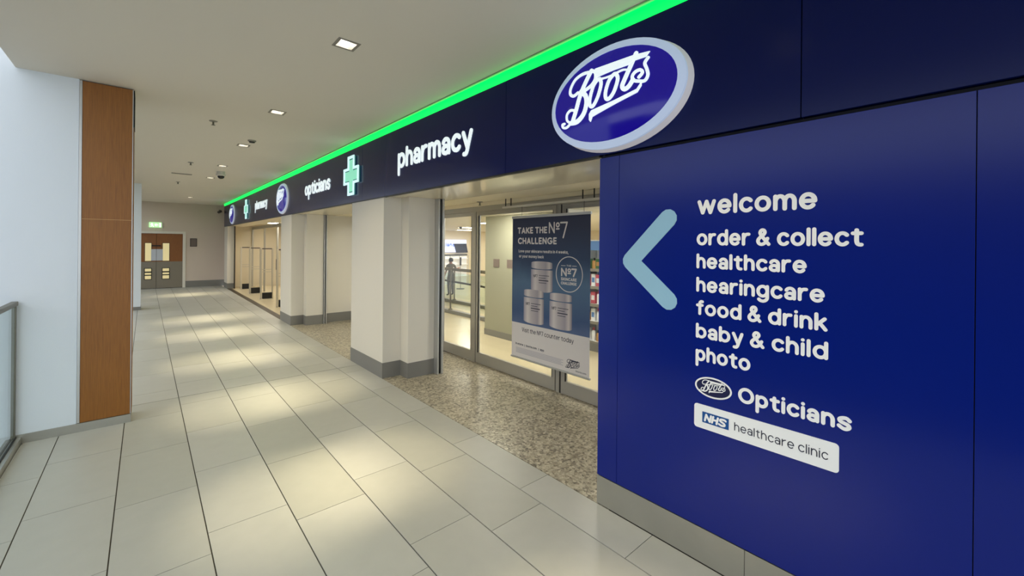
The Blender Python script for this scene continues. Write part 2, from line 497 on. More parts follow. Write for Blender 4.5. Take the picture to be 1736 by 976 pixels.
SCRIPT_STROKES = [
 (0.033, [(-0.1355, 0.2026), (-0.1719, 0.1485), (-0.2224, 0.062), (-0.2623, -0.039), (-0.2973, -0.1104)]),
 (0.0215, [(-0.1388, 0.1973), (-0.2125, 0.2045), (-0.2792, 0.1847), (-0.3185, 0.1349), (-0.3204, 0.0929), (-0.2874, 0.07), (-0.246, 0.0822)]),
 (0.0235, [(-0.1311, 0.204), (-0.098, 0.1803), (-0.0942, 0.1346), (-0.1266, 0.0993), (-0.1824, 0.0805), (-0.2168, 0.0817)]),
 (0.033, [(-0.2168, 0.0817), (-0.174, 0.04), (-0.1666, -0.0164), (-0.192, -0.0786), (-0.2495, -0.1181), (-0.3093, -0.1172)]),
 (0.0175, [(-0.2742, -0.0361), (-0.3165, -0.026), (-0.3507, -0.0484), (-0.3502, -0.0894), (-0.3215, -0.1174), (-0.3583, -0.1381), (-0.3923, -0.1311), (-0.4001, -0.1102), (-0.3774, -0.1073)]),
 (0.0235, [(-0.0565, 0.1234), (-0.0433, 0.0844), (-0.0659, 0.0114), (-0.1031, -0.0413), (-0.1305, -0.0416), (-0.1366, 0.0031), (-0.11, 0.0856), (-0.0757, 0.122), (-0.0565, 0.1234)]),
 (0.0235, [(0.0718, 0.1195), (0.087, 0.081), (0.0631, 0.0113), (0.0283, -0.0265), (0.0007, -0.0253), (-0.006, 0.0172), (0.0169, 0.0844), (0.0519, 0.1187), (0.0718, 0.1195)]),
 (0.0117, [(-0.0458, 0.1203), (-0.004, 0.1166), (0.0368, 0.1173)]),
 (0.0117, [(0.0816, 0.125), (0.1254, 0.1283), (0.1635, 0.1163)]),
 (0.0272, [(0.2107, 0.2078), (0.1773, 0.1368), (0.1357, 0.0582), (0.1217, 0.0246), (0.1382, 0.0007), (0.1693, 0.0111), (0.1968, 0.0444)]),
 (0.0185, [(0.2951, 0.1533), (0.2744, 0.1258), (0.2888, 0.0868), (0.2979, 0.0464), (0.2782, 0.0164), (0.2381, 0.0241), (0.2033, 0.0384), (0.192, 0.0663), (0.212, 0.0889), (0.2463, 0.0921), (0.2608, 0.0698), (0.2378, 0.0485)]),
]
SCRIPT_POLYS = [
 [(-0.1004, 0.206), (0.066, 0.2022), (0.1952, 0.2009), (0.2107, 0.216), (0.229, 0.1975), (0.3043, 0.19), (0.2793, 0.1634), (0.2002, 0.1639), (0.1632, 0.1496), (0.0466, 0.1486), (-0.0834, 0.1421)],
 [(-0.141, -0.0931), (-0.1213, -0.0726), (0.0687, -0.0498), (0.225, -0.0209), (0.2561, 0.0148), (0.2563, -0.0078), (0.2279, -0.042), (0.069, -0.0754), (-0.1164, -0.1168), (-0.1315, -0.1466), (-0.1428, -0.1324)],
]
def script_word(mp, s, m, parent, d0, d1, name='script_lettering', sub=4, fat=1.0):
    mb = MB()
    for k, (w, p) in enumerate(SCRIPT_STROKES):
        q = [(a * s, b * s) for a, b in p]
        ribbon(mb, CR(q, sub), w * s * fat, False, mp, d0, d1 + k * (d1 - d0) * .04)
    for k, p in enumerate(SCRIPT_POLYS):
        mb.prism([(a * s, b * s) for a, b in p], mp, d0, d1 + (12 + k) * (d1 - d0) * .04)
    return mb.build(name, m, parent)
def ell(a, b, n=48, cx=0, cy=0):
    return [(cx + a * math.cos(2 * math.pi * k / n), cy + b * math.sin(2 * math.pi * k / n)) for k in range(n)]
def ring(mb, e0, e1, mp, d00, d01, d1):
    """slab between outer ellipse e0 (front depth d01) and inner ellipse e1 (front depth d1), back at d00"""
    n = len(e0)
    vs = []
    for p, q in zip(e0, e1):
        vs += [mp(*p, d01), mp(*q, d1), mp(*p, d00), mp(*q, d00)]
    fs = []
    for i in range(n):
        a = i * 4; b = ((i + 1) % n) * 4
        fs += [(a, b, b + 1, a + 1), (a + 2, a + 3, b + 3, b + 2), (a, a + 2, b + 2, b), (a + 1, b + 1, b + 3, a + 3)]
    mb.add(vs, fs)

# ================================================================== SETTING
XF = 2.39                 # shopfront plane
ZC = 3.32                 # corridor ceiling
XL = -0.81                # corridor's open left edge
YE = 21.0                 # end wall
SOF = 2.43                # underside of fascia and entrance soffit
XG = 3.82                 # entrance glazing

# ---- corridor floor: grout bed with every slab its own piece
bed = MB().box(XL, -2.6, -0.30, XF, YE, -0.006).box(XF, -2.6, -0.30, XG, 1.70, -0.001)
floor = struct('floor', bed, 'grout', 'cream stone slab floor of the mall walkway')
lanes = [XL, -0.588, -0.144, 0.302, 0.750, 1.203, 1.647, 2.090, XF]
JOINT = 6.17
def slab(x0, x1, y0, y1, i):
    gx, gy = 0.0034, 0.0020
    m = MB().box(x0 + gx, y0 + gy, -0.006, x1 - gx, y1 - gy, 0.0)
    m.build('floor_slab', random.choice(['tile', 'tile', 'tile_b', 'tile_c']), floor)
for j in range(len(lanes) - 1):
    ph = 3.852 if j % 2 == 0 else 4.073
    y = ph - 0.9 * math.ceil((ph + 2.6) / 0.9)
    while y < YE:
        a, b = max(y, -2.6), min(y + 0.9, YE)
        if b - a > 0.02:
            if a < JOINT - 0.01 and b > JOINT + 0.01:
                slab(lanes[j], lanes[j + 1], a, JOINT - 0.003, j); slab(lanes[j], lanes[j + 1], JOINT + 0.003, b, j)
            else:
                slab(lanes[j], lanes[j + 1], a, b, j)
        y += 0.9

# ---- speckled entrance floor, slabs with fine joints
eb = MB().box(XF, 1.70, -0.30, XG + 0.06, 11.0, -0.004)
efl = struct('floor_entrance', eb, 'skirting', 'speckled terrazzo floor of the recessed entrance')
xs = [XF, 2.86, 3.34, XG + 0.06]
for a, b in zip(xs[:-1], xs[1:]):
    y = 1.70
    while y < 10.99:
        e = min(y + 0.62, 11.0)
        MB().box(a + .0015, y + .0015, -0.004, b - .0015, e - .0015, 0.0).build('terrazzo_slab', 'terrazzo', efl)
        y += 0.62

# ---- ceiling with openings for the downlights
DL = [(1.145, y) for y in (1.02, 3.25, 5.48, 7.72, 10.08, 12.15, 18.0)]
HW = 0.076
cm = MB()
XCL = -0.87
cm.box(XCL, -2.6, ZC, 1.145 - HW, YE, ZC + 0.25)
cm.box(1.145 + HW, -2.6, ZC, XF + 0.3, YE, ZC + 0.25)
yy = -2.6
for x, y in DL:
    cm.box(1.145 - HW, yy, ZC, 1.145 + HW, y - HW, ZC + 0.25); yy = y + HW
cm.box(1.145 - HW, yy, ZC, 1.145 + HW, YE, ZC + 0.25)
struct('ceiling', cm, 'ceiling', 'plain off-white plaster ceiling over the walkway')
struct('trim_1', MB().box(XF - 0.075, -2.6, ZC - 0.006, XF - 0.062, 20.3, ZC), 'fitting', 'thin metal bead along the ceiling edge')

# ---- left: wall fin with timber panels
fin = struct('wall_left', MB().box(-3.6, 5.65, -4.5, -0.478, 5.95, 7.0), 'white_wall', 'white plaster end wall beside the open atrium')
wp = thing('timber_pillar', 'oak veneered pillar end with metal edge trims beside the white wall', 'pillar', (-0.29, 5.65, 0))
part('core', 'dark_metal', wp, (-0.477, 5.668, 0.0, -0.100, 5.95, ZC - 0.004))
part('wood_panel', 'wood', wp, (-0.455, 5.648, 0.083, -0.106, 5.667, 2.006))
part('wood_panel', 'wood', wp, (-0.455, 5.648, 2.012, -0.106, 5.667, ZC - 0.010))
part('joint_strip', 'amber', wp, (-0.455, 5.650, 2.0062, -0.106, 5.667, 2.0118))
part('edge_trim', 'alu', wp, (-0.476, 5.643, 0.083, -0.457, 5.667, ZC - 0.008))
part('edge_trim', 'alu', wp, (-0.105, 5.645, 0.083, -0.099, 5.667, ZC - 0.008))
part('return_panel', 'wood', wp, (-0.0995, 5.672, 0.083, -0.094, 5.95, 2.94))
part('dark_strip', 'black', wp, (-0.0995, 5.672, 2.95, -0.090, 5.95, ZC - 0.008))  # plain black strip at the top of the pillar's side
sk = MB().box(-0.86, 5.636, 0.0, -0.098, 5.6475, 0.080)
struct('baseboard_left', sk, 'steel', 'brushed steel skirting below white wall and timber panel')
# second, distant pillar on the left
p2 = struct('wall_left_pillar', MB().box(-0.42, 14.7, 0, -0.085, 15.1, ZC - 0.002), 'white_wall', 'narrow white pillar standing far down the left side')
part('skirting', 'skirting', p2, (-0.425, 14.690, 0, -0.078, 15.1, 0.085))

# ---- end wall and its double doors
endw = MB()
endw.box(-4.0, YE, -0.3, -0.565, YE + 0.2, ZC + 0.2)
endw.box(1.20, YE, -0.3, XF + 0.6, YE + 0.2, ZC + 0.2)
endw.box(-0.565, YE, 2.20, 1.20, YE + 0.2, ZC + 0.2)
struct('wall_back', endw, 'end_wall', 'grey-beige plaster wall closing the far end of the walkway')
struct('baseboard_back', MB().box(1.20, YE - 0.02, 0, XF + 0.1, YE, 0.25), 'skirting', 'grey skirting along the end wall right of the doors')
fr = MB()
fr.box(1.11, YE - 0.03, 0, 1.20, YE + 0.1, 2.20); fr.box(-0.565, YE - 0.03, 0, -0.475, YE + 0.1, 2.20); fr.box(-0.475, YE - 0.03, 2.11, 1.11, YE + 0.1, 2.20)
struct('trim_2', fr, 'pillar_white', 'pale door surround at the far end')
struct('wall_door_backing', MB().box(-0.6, YE + 0.21, -0.2, 1.25, YE + 0.25, 2.4), 'dark_gap', 'unseen dark backing behind the far doors, added against stray sky light')  # dark sheet added behind the doors to block sky through the gaps
dd = thing('door_1', 'pair of timber and steel swing doors at the far end of the walkway', None, (0.317, YE + 0.03, 0), kind='structure')
for s, a, b, wx0, wx1 in ((-1, -0.473, 0.312, -0.01, 0.17), (1, 0.322, 1.108, 0.504, 0.70)):
    leaf = part('door_leaf', 'door_wood', dd, (a, YE + 0.03, 1.03, b, YE + 0.075, 2.105))
    part('kick_plate', 'door_steel', dd, (a, YE + 0.022, 0.012, b, YE + 0.075, 1.029))
    v = part('vision_panel', 'door_glass', dd, (wx0, YE + 0.020, 1.06, wx1, YE + 0.029, 1.74))
    part('vision_frame', 'dark_metal', dd, (wx0 - .012, YE + 0.016, 1.05, wx0, YE + .029, 1.75), (wx1, YE + 0.016, 1.05, wx1 + .012, YE + .029, 1.75), (wx0, YE + 0.016, 1.05, wx1, YE + .029, 1.06), (wx0, YE + 0.016, 1.74, wx1, YE + .029, 1.75))
    part('lower_panel', 'door_glass', dd, (wx0, YE + 0.012, 0.37, wx1, YE + 0.0215, 0.77))
    part('lower_frame', 'dark_metal', dd, (wx0 - .02, YE + 0.006, 0.35, wx0, YE + .021, 0.79), (wx1, YE + 0.006, 0.35, wx1 + .02, YE + .021, 0.79), (wx0, YE + 0.006, 0.35, wx1, YE + .021, 0.37), (wx0, YE + 0.006, 0.77, wx1, YE + .021, 0.79), (wx0, YE + 0.006, 0.50, wx1, YE + .0115, 0.54), (wx0, YE + 0.006, 0.61, wx1, YE + .0115, 0.66))
    hx = 0.24 if s < 0 else 0.38
    part('closer', 'dark_metal', dd, (hx - .07, YE + 0.0, 1.62, hx + .07, YE + .029, 1.66))
for a, b, l in ((0.165, 0.312, 'left one of the two white notices taped on the far doors'), (0.322, 0.508, 'right one of the two white notices taped on the far doors')):
    o = MB().box(a, YE + 0.012, 1.07, b, YE + 0.0155, 1.51).build('paper_notice', 'paper'); tag(o, l, 'notice')

ex = thing('exit_sign', 'lit green running-man exit sign above the far doors', 'exit sign', (0.3, YE - 0.05, 2.33))
part('sign_box', 'exit_green', ex, (0.10, YE - 0.05, 2.34, 0.46, YE - 0.001, 2.53), bevel=0.006)
ep = wall_y(0.12, YE - 0.051, 2.355)
mb = MB()
mb.prism(ell(.016, .016, 10, .06, .138), ep, 0, .003)
for p, q in (((.055, .11), (.065, .065)), ((.055, .11), (.025, .085)), ((.058, .108), (.095, .092)), ((.065, .065), (.035, .015)), ((.065, .065), (.095, .04)), ((.095, .04), (.10, .01))):
    capsule(mb, p, q, .016, ep, 0, .003)
mb.build('running_figure', 'exit_white', ex)
mb = MB()
capsule(mb, (.15, .08), (.24, .08), .02, ep, 0, .003); capsule(mb, (.15, .08), (.185, .12), .02, ep, 0, .003); capsule(mb, (.15, .08), (.185, .04), .02, ep, 0, .003)
mb.build('arrow', 'exit_white', ex)
part('doorway_symbol', 'exit_white', ex, (0.40, YE - .054, 2.36, 0.445, YE - .050, 2.51))
part('end_cap', 'fitting_white', ex, (0.47, YE - 0.05, 2.34, 0.50, YE - 0.001, 2.53))
nf = thing('wall_notice', 'small framed notice on the end wall right of the doors', 'notice', (1.445, YE - .02, 1.61))
part('frame', 'notice_frame', nf, (1.335, YE - .02, 1.61, 1.36, YE - .001, 1.94), (1.535, YE - .02, 1.61, 1.56, YE - .001, 1.94), (1.36, YE - .02, 1.61, 1.535, YE - .001, 1.635), (1.36, YE - .02, 1.915, 1.535, YE - .001, 1.94))
part('sheet', 'notice', nf, (1.36, YE - .012, 1.635, 1.535, YE - .001, 1.915))

# ---- right: blue clad wall, skirting, fascia
bw = MB().box(XF + 0.012, -2.6, 0, XG, 1.795, SOF - 0.005)
wr = struct('wall_right', bw, 'dark_gap', 'glossy royal blue cladding wall right of the shop entrance')
for a, b in ((-2.6, 0.0325), (0.0355, 1.6395), (1.6425, 1.80)):
    part('cladding_panel', 'blue_panel', wr, (XF, a, 0.205, XF + 0.012, b, SOF - 0.022), bevel=0.001)
part('return_panel', 'blue_panel', wr, (XF + 0.0125, 1.7955, 0.205, XG, 1.80, SOF - 0.022))
br = struct('baseboard_right', MB().box(XF + 0.004, -2.6, 0.0, XF + 0.0119, 1.795, 0.2), 'dark_gap', 'brushed steel skirting under the blue cladding')
for a, b in ((-2.6, -0.399), (-0.396, 0.840), (0.843, 1.80)):
    part('steel_plate', 'steel', br, (XF - 0.001, a, 0.006, XF + 0.004, b, 0.2))
struct('wall_bulkhead', MB().box(XF + 0.05, -2.6, SOF + 0.02, XG + 0.06, 11.0, ZC).box(XF + 0.05, 11.0, SOF + 0.02, 3.0, 20.3, ZC), 'soffit_matt', 'bulkhead above the shop entrance')

fa = thing('shop_fascia', 'long dark navy shop fascia with panel joints above the entrances', 'fascia', (XF, 8, SOF))
fy = [-2.6, 0.604, 2.81, 6.045, 9.30, 12.50, 15.70, 20.3]
for a, b in zip(fy[:-1], fy[1:]):
    part('fascia_panel', 'navy_panel', fa, (XF - 0.012, a + .0025, SOF, XF + 0.035, b - .0025, 3.242))
part('backing', 'dark_gap', fa, (XF + 0.0355, -2.6, SOF + .012, XF + 0.049, 20.295, 3.30))
part('bottom_trim', 'dark_metal', fa, (XF - 0.012, 1.80, SOF - .012, XF + 0.035, 20.3, SOF - .0005))

led = thing('led_light_strip', 'glowing green light strip running along the top of the navy fascia', 'light strip', (XF, 8, 3.25))
ly = [-2.6, 1.66, 4.1, 6.5, 8.9, 11.3, 13.7, 16.1, 18.5, 20.3]
for a, b in zip(ly[:-1], ly[1:]):
    part('diffuser', 'green_led', led, (XF - 0.010, a + .001, 3.2435, XF + 0.03, b - .001, 3.3125))
for a, b in zip(ly[:-1], ly[1:]):
    part('upper_diffuser', 'green_led', led, (XF - 0.034, a + .001, 3.3130, XF - 0.0105, b - .001, ZC - .0008))
part('housing', 'fitting', led, (XF - 0.004, -2.6, 3.3130, XF + 0.035, 20.3, ZC - .001))

# ---- entrance soffits
sf = struct('ceiling_entrance', MB().box(XF + 0.036, 1.80, SOF, 3.268, 11.0, SOF + 0.019), 'soffit', 'glossy cream soffit over the recessed entrance')
struct('ceiling_entrance_inner', MB().box(3.275, 1.80, SOF, XG + 0.06, 11.0, SOF + 0.019), 'soffit_matt', 'matt cream soffit strip in front of the doors')
struct('ceiling_entrance_far', MB().box(XF + 0.036, 11.0, SOF, 3.0, 20.3, SOF + 0.019), 'soffit_matt', 'soffit over the far entrance')

# ---- white pillars
def pillar(name, label, boxes, skz=0.205):
    m = MB()
    for x0, y0, x1, y1 in boxes: m.box(x0, y0, skz, x1, y1, SOF - 0.0005)
    o = struct(name, m, 'pillar_white', label)
    for x0, y0, x1, y1 in boxes:
        part('skirting', 'skirting', o, (x0 - .004, y0 - .004, 0, x1 + .004, y1 + .004, skz))
    return o
pillar('wall_pillar_near', 'stepped white pillar between the first two shop entrances', [(XF, 5.33, 2.645, 6.47), (2.6455, 5.11, 3.04, 6.47)])
pillar('wall_pillar_middle', 'stepped white pillar between the second and third entrances', [(XF, 10.02, 2.645, 10.95), (2.6455, 9.82, 3.0, 10.95)])
pillar('wall_pillar_far', 'narrow white pillar under the far end of the fascia', [(XF, 19.45, 2.60, 20.3)])
sw = struct('wall_recess', MB().box(3.07, 9.92, 0.205, XG + 0.5, 10.95, SOF - .001), 'pillar_white', 'plain side wall in the second entrance recess')
part('skirting', 'skirting', sw, (3.07, 9.914, 0, XG + 0.5, 10.95, 0.205))
def guide(label, x0, x1, y0, y1):
    o = thing('shutter_guide', label, 'shutter guide', ((x0 + x1) / 2, y0, 0))
    w = (x1 - x0)
    part('channel_side', 'alu', o, (x0, y0, 0, x0 + w * .26, y1, SOF - .001))
    part('channel_web', 'dark_metal', o, (x0 + w * .26, y0 + .03, 0, x0 + w * .68, y1, SOF - .001))
    part('channel_side', 'alu', o, (x0 + w * .68, y0, 0, x1, y1, SOF - .001))
guide('metal shutter channel on the near white pillar beside the glass doors', 3.046, 3.14, 5.02, 5.12)
guide('dark shutter channel in the second entrance recess', 3.006, 3.064, 9.78, 9.90)
struct('wall_far_corner', MB().box(XF + 0.12, 20.3, 0, XF + 0.3, YE, ZC), 'end_wall', 'short wall where the fascia meets the end wall')

# ================================================================== SHOP INTERIOR SHELL
ZI = 2.42
sfl = struct('floor_shop', MB().box(XG + 0.06, 0.2, -0.3, 14.2, 16.2, -0.001), 'shop_floor', 'polished cream floor inside the shop')
struct('ceiling_shop', MB().box(XG + 0.06, 0.2, ZI, 14.2, 16.2, ZI + 0.1), 'shop_ceiling', 'pale shop ceiling')
struct('wall_shop_back', MB().box(3.9, 16.0, 0, 14.2, 16.2, ZI), 'cream_wall', 'back wall of the shop')
struct('wall_shop_side', MB().box(14.0, 0.2, 0, 14.2, 16.0, ZI), 'cream_wall', 'far side wall of the shop')
struct('wall_shop_partition', MB().box(4.7, 10.95, 0, 4.8, 20.3, SOF + 0.2), 'cream_wall', 'partition between the two shop rooms')
struct('wall_shop_front', MB().box(XG, 0.2, 0, XG + 0.06, 1.8, ZI), 'cream_wall', 'solid shop front behind the blue cladding')
blk = struct('wall_shop_block', MB().box(5.16, 4.75, 0, 5.9, 6.70, 2.36), 'block_wall', 'boxed-in pale olive column block inside the shop')
part('skirting', 'skirting', blk, (5.152, 4.745, 0, 5.16, 6.705, 0.12))
part('lintel', 'shop_ceiling', blk, (5.10, 4.70, 2.361, 5.95, 6.75, ZI - .001))
for y, l in ((6.34, 'grey paper notice nearer the glass door mullion on the olive column'), (5.93, 'grey paper notice beside the hanging poster on the olive column')):
    tag(MB().box(5.152, y - 0.09, 1.36, 5.159, y + 0.09, 1.52).build('column_notice', 'notice'), l, 'notice')
# far entrance room
struct('floor_far_shop', MB().box(2.53, 10.95, -0.3, 4.7, 20.3, 0.001), 'shop_floor', 'cream floor behind the far entrance')
struct('wall_far_shop_end', MB().box(2.605, 20.0, 0, 4.7, 20.3, SOF - .001).box(3.0, 20.0, SOF, 4.7, 20.3, SOF + .2), 'cream_wall', 'end wall of the room behind the far entrance')
struct('wall_far_shop_near', MB().box(3.0, 10.951, 0, 4.7, 11.05, SOF + .1), 'cream_wall', 'near wall of the room behind the far entrance')
struct('ceiling_far_shop', MB().box(3.0, 11.05, SOF + 0.12, 4.7, 20.0, SOF + 0.2), 'shop_ceiling', 'ceiling of the room behind the far entrance')
tag(MB().box(XF, 10.95, -0.3, 2.53, 19.44, 0.002).build('trim_3', 'threshold'), 'dark metal threshold strip across the far entrance', None, None, 'structure')

def ceiling_panel(x, y, label, sx=0.3, sy=0.3, z=ZI):
    t = thing('ceiling_panel_light', label, 'ceiling light', (x, y, z - 0.02), 'shop ceiling panels')
    part('frame', 'fitting_white', t, (x - sx - .02, y - sy - .02, z - .02, x - sx, y + sy + .02, z - .001), (x + sx, y - sy - .02, z - .02, x + sx + .02, y + sy + .02, z - .001), (x - sx, y - sy - .02, z - .02, x + sx, y - sy, z - .001), (x - sx, y + sy, z - .02, x + sx, y + sy + .02, z - .001))
    part('diffuser', 'shop_panel', t, (x - sx, y - sy, z - .016, x + sx, y + sy, z - .001))
for i, (x, y) in enumerate(((4.5, 3.6), (4.5, 5.7), (4.6, 8.0), (6.9, 3.4), (7.2, 6.4), (7.3, 9.3), (9.6, 5.0), (9.8, 8.6), (8.8, 12.4), (11.4, 11.6), (10.2, 14.6), (12.6, 14.4))):
    ceiling_panel(x, y, 'square lit ceiling panel inside the shop behind the glass doors')
for y in (12.6, 15.2, 17.8):
    ceiling_panel(3.75, y, 'square lit ceiling panel in the room behind the far entrance', z=SOF + 0.12)

# ---- atrium opposite: lower floor and facing gallery wall (seen only as reflections)
struct('floor_atrium', MB().box(-14, -12, -4.7, XL - 0.3, 30, -4.5), 'atrium_wall', 'lower atrium floor')
struct('wall_atrium', MB().box(-14.3, -12, -4.5, -14, 30, 4.6), 'atrium_wall', 'facing gallery wall across the atrium')
struct('wall_slab_edge', MB().box(XL - 0.14, -2.6, -0.5, XL - 0.001, 5.64, -0.01), 'white_wall', 'slab edge below the balustrade')

# ================================================================== THINGS
# ---- glass balustrade on the left
bal = thing('glass_balustrade', 'glass balustrade with grey top rail beside the white wall', 'balustrade', (-0.86, 3.0, 0))
for a, b in ((-2.6, -0.02), (0.0, 2.8), (2.82, 5.60)):
    part('glass_panel', 'glass_green', bal, (-0.868, a, 0.03, -0.852, b, 1.235))
part('top_rail', 'rail_metal', bal, (-0.882, -2.6, 1.225, -0.838, 5.64, 1.262), bevel=0.006)
part('base_shoe', 'steel', bal, (-0.905, -2.6, -0.02, -0.815, 5.635, 0.058))
part('shoe_gasket', 'black', bal, (-0.852, -2.6, 0.0585, -0.842, 5.635, 0.068), (-0.878, -2.6, 0.0585, -0.868, 5.635, 0.068))
part('end_post', 'rail_metal', bal, (-0.872, 5.602, 0.058, -0.848, 5.636, 1.225))

# ---- ceiling fittings
def downlight(x, y, label, on=True):
    t = thing('downlight', label, 'downlight', (x, y, ZC), 'corridor ceiling downlights')
    w = 0.076; i = 0.052
    part('bezel', 'fitting', t, (x - w - .006, y - w - .006, ZC - .004, x - i - .008, y + w + .006, ZC), (x + i + .008, y - w - .006, ZC - .004, x + w + .006, y + w + .006, ZC),
         (x - i - .008, y - w - .006, ZC - .004, x + i + .008, y - i - .008, ZC), (x - i - .008, y + i + .008, ZC - .004, x + i + .008, y + w + .006, ZC))
    m = MB()
    a, b = i + .008, 0.040
    vs = [(x - a, y - a, ZC), (x + a, y - a, ZC), (x + a, y + a, ZC), (x - a, y + a, ZC), (x - b, y - b, ZC + .05), (x + b, y - b, ZC + .05), (x + b, y + b, ZC + .05), (x - b, y + b, ZC + .05)]
    m.add(vs, [(0, 1, 5, 4), (1, 2, 6, 5), (2, 3, 7, 6), (3, 0, 4, 7)])
    m.build('reflector', 'baffle', t)
    part('back_plate', 'fitting_white', t, (x - b, y - b, ZC + .05, x + b, y + b, ZC + .055))
    for k in (-1, 1):
        part('lamp_bar', 'led_white', t, (x - .036, y + k * .018 - .012, ZC + .036, x + .036, y + k * .018 + .012, ZC + .049))
        ld = bpy.data.lights.new('downlight_beam', 'SPOT')
        ld.energy = DOWNLIGHT_W; ld.color = WARM; ld.spot_size = math.radians(30); ld.spot_blend = 1.0; ld.shadow_soft_size = 0.03
        lo = bpy.data.objects.new('downlight_beam', ld); COL.objects.link(lo)
        lo.parent = t; lo.location = (k * 0.02, 0, -0.01); lo.rotation_euler = (0, -k * math.radians(4.6), 0)
        wd = bpy.data.lights.new('downlight_spill', 'SPOT')
        wd.energy = DOWNLIGHT_W * 0.15; wd.color = WARM; wd.spot_size = math.radians(120); wd.spot_blend = 1.0; wd.shadow_soft_size = 0.03
        lw = bpy.data.objects.new('downlight_spill', wd); COL.objects.link(lw)
        lw.parent = t; lw.location = (k * 0.02, 0, -0.012)
names = ['recessed square ceiling downlight nearest the viewer, above the blue wall', 'recessed square downlight that shows largest in the ceiling', 'second recessed downlight along the ceiling, counting from the largest one',
         'third recessed downlight along the ceiling, just before the flat round detector', 'fourth recessed downlight, directly in front of the dome camera', 'fifth recessed downlight, just beyond the dome camera', 'last recessed downlight, close to the far end doors']
for (x, y), l in zip(DL, names): downlight(x, y, l)

def sprinkler(x, y, z, label):
    t = thing('sprinkler_head', label, 'sprinkler', (x, y, z), 'ceiling sprinkler heads')
    MB().lathe(x, y, [(.045, z), (.045, z - .006), (.020, z - .012)], 16).build('escutcheon', 'fitting', t)
    m = MB().tube([(x, y, z - .012), (x, y, z - .05)], .010, 8); m.build('body', 'rail_metal', t)
    MB().lathe(x, y, [(.022, z - .05), (.024, z - .053), (.004, z - .056)], 12).build('deflector', 'rail_metal', t)
sprinkler(0.63, 6.43, ZC, 'sprinkler head nearest the timber pillar in the walkway ceiling')
sprinkler(0.64, 10.07, ZC, 'sprinkler head in the walkway ceiling beyond the first one')
sprinkler(0.61, 13.57, ZC, 'most distant sprinkler head in the walkway ceiling')
sprinkler(3.70, 4.95, SOF, 'small sprinkler head in the entrance soffit above the glass doors')
t = thing('smoke_detector', 'flat round detector on the ceiling beside the third downlight', 'detector', (1.185, 7.26, ZC))
MB().lathe(1.185, 7.26, [(.055, ZC), (.055, ZC - .012), (.045, ZC - .02)], 20).build('base', 'fitting', t)
MB().lathe(1.185, 7.26, [(.040, ZC - .02), (.036, ZC - .034), (.02, ZC - .038)], 20).build('head', 'dark_metal', t)
t = thing('dome_camera', 'hanging dome security camera on the walkway ceiling', 'camera', (1.215, 10.94, ZC))
MB().lathe(1.215, 10.94, [(.075, ZC), (.075, ZC - .05), (.088, ZC - .055), (.088, ZC - .085), (.07, ZC - .095)], 24).build('housing', 'fitting_white', t, True)
MB().lathe(1.215, 10.94, [(.064, ZC - .095), (.060, ZC - .12), (.044, ZC - .145), (.02, ZC - .155)], 24).build('dome', 'dome_dark', t, True)
t = thing('ceiling_vent', 'thin slot air vent in the walkway ceiling on the left', 'vent', (0.6, 11.9, ZC))
part('frame', 'fitting', t, (.42, 11.84, ZC - .008, .78, 11.86, ZC - .0005), (.42, 11.94, ZC - .008, .78, 11.96, ZC - .0005), (.42, 11.86, ZC - .008, .44, 11.94, ZC - .0005), (.76, 11.86, ZC - .008, .78, 11.94, ZC - .0005))
for k in range(3):
    part('slat', 'fitting', t, (.44, 11.868 + k * .025, ZC - .006, .76, 11.882 + k * .025, ZC - .001))
t = thing('bullet_camera', 'small dark camera on the end wall beside the fascia', 'camera', (2.31, YE - .001, 3.05))
part('bracket', 'fitting', t, (2.27, YE - .02, 3.04, 2.35, YE - .001, 3.14))
MB().tube([(2.31, YE - .02, 3.09), (2.31, YE - .08, 3.07)], .018, 8).build('arm', 'fitting', t)
MB().tube([(2.33, YE - .06, 3.07), (2.24, YE - .24, 3.02)], .05, 12).build('body', 'notice_frame', t)

# ---- fascia signs
XS = XF - 0.012
def oval_sign(y, z, label, s=1.0, d=0.085, bulge=.024):
    t = thing('oval_logo_sign', label, 'sign', (XS, y, z - .34), 'oval logo signs on the fascia')
    mp = wall_x(XS, y, z)
    A, B, a, b = .525 * s, .342 * s, .478 * s, .294 * s
    m = MB(); n_ = 64; e0 = ell(A * .995, B * .995, n_); e1 = ell(A + .012, B + .012, n_)
    m.add([mp(*p, d * .6) for p in e0] + [mp(*p, .001) for p in e1], [(i, (i + 1) % n_, n_ + (i + 1) % n_, n_ + i) for i in range(n_)])
    m.build('return', 'lit_return', t, True)
    m = MB(); ring(m, ell(A, B, 64), ell(a, b, 64), mp, d * .6 + .0005, d * .82, d); m.build('rim', 'lit_rim', t)
    # slightly domed blue face in rings
    m = MB(); n = 48; K = 6
    vs = [mp(0, 0, d - .004 + bulge)]
    for k in range(1, K + 1):
        r = k / K
        for i in range(n):
            an = 2 * math.pi * i / n
            vs.append(mp(a * r * math.cos(an), b * r * math.sin(an), d - .004 + bulge * (1 - r * r)))
    fs = [(0, 1 + i, 1 + (i + 1) % n) for i in range(n)]
    for k in range(K - 1):
        for i in range(n):
            p = 1 + k * n; q = p + n
            fs.append((p + i, q + i, q + (i + 1) % n, p + (i + 1) % n))
    m.add(vs, fs); m.build('face', 'lit_blue', t, True)
    def dome(u, v, dd):
        r2 = (u / a) ** 2 + (v / b) ** 2
        return mp(u, v, d - .004 + bulge * (1 - r2) + dd)
    script_word(dome, s, 'lit_white', t, 0.0, .006)
    return t
oval_sign(1.665, 2.790, 'large lit blue oval script logo sign above the blue wall')
oval_sign(10.74, 2.812, 'blue oval script logo sign midway along the fascia, left of opticians', d=.035, bulge=.05)
oval_sign(18.15, 2.812, 'most distant oval script logo sign at the far end of the fascia', d=.035, bulge=.05)

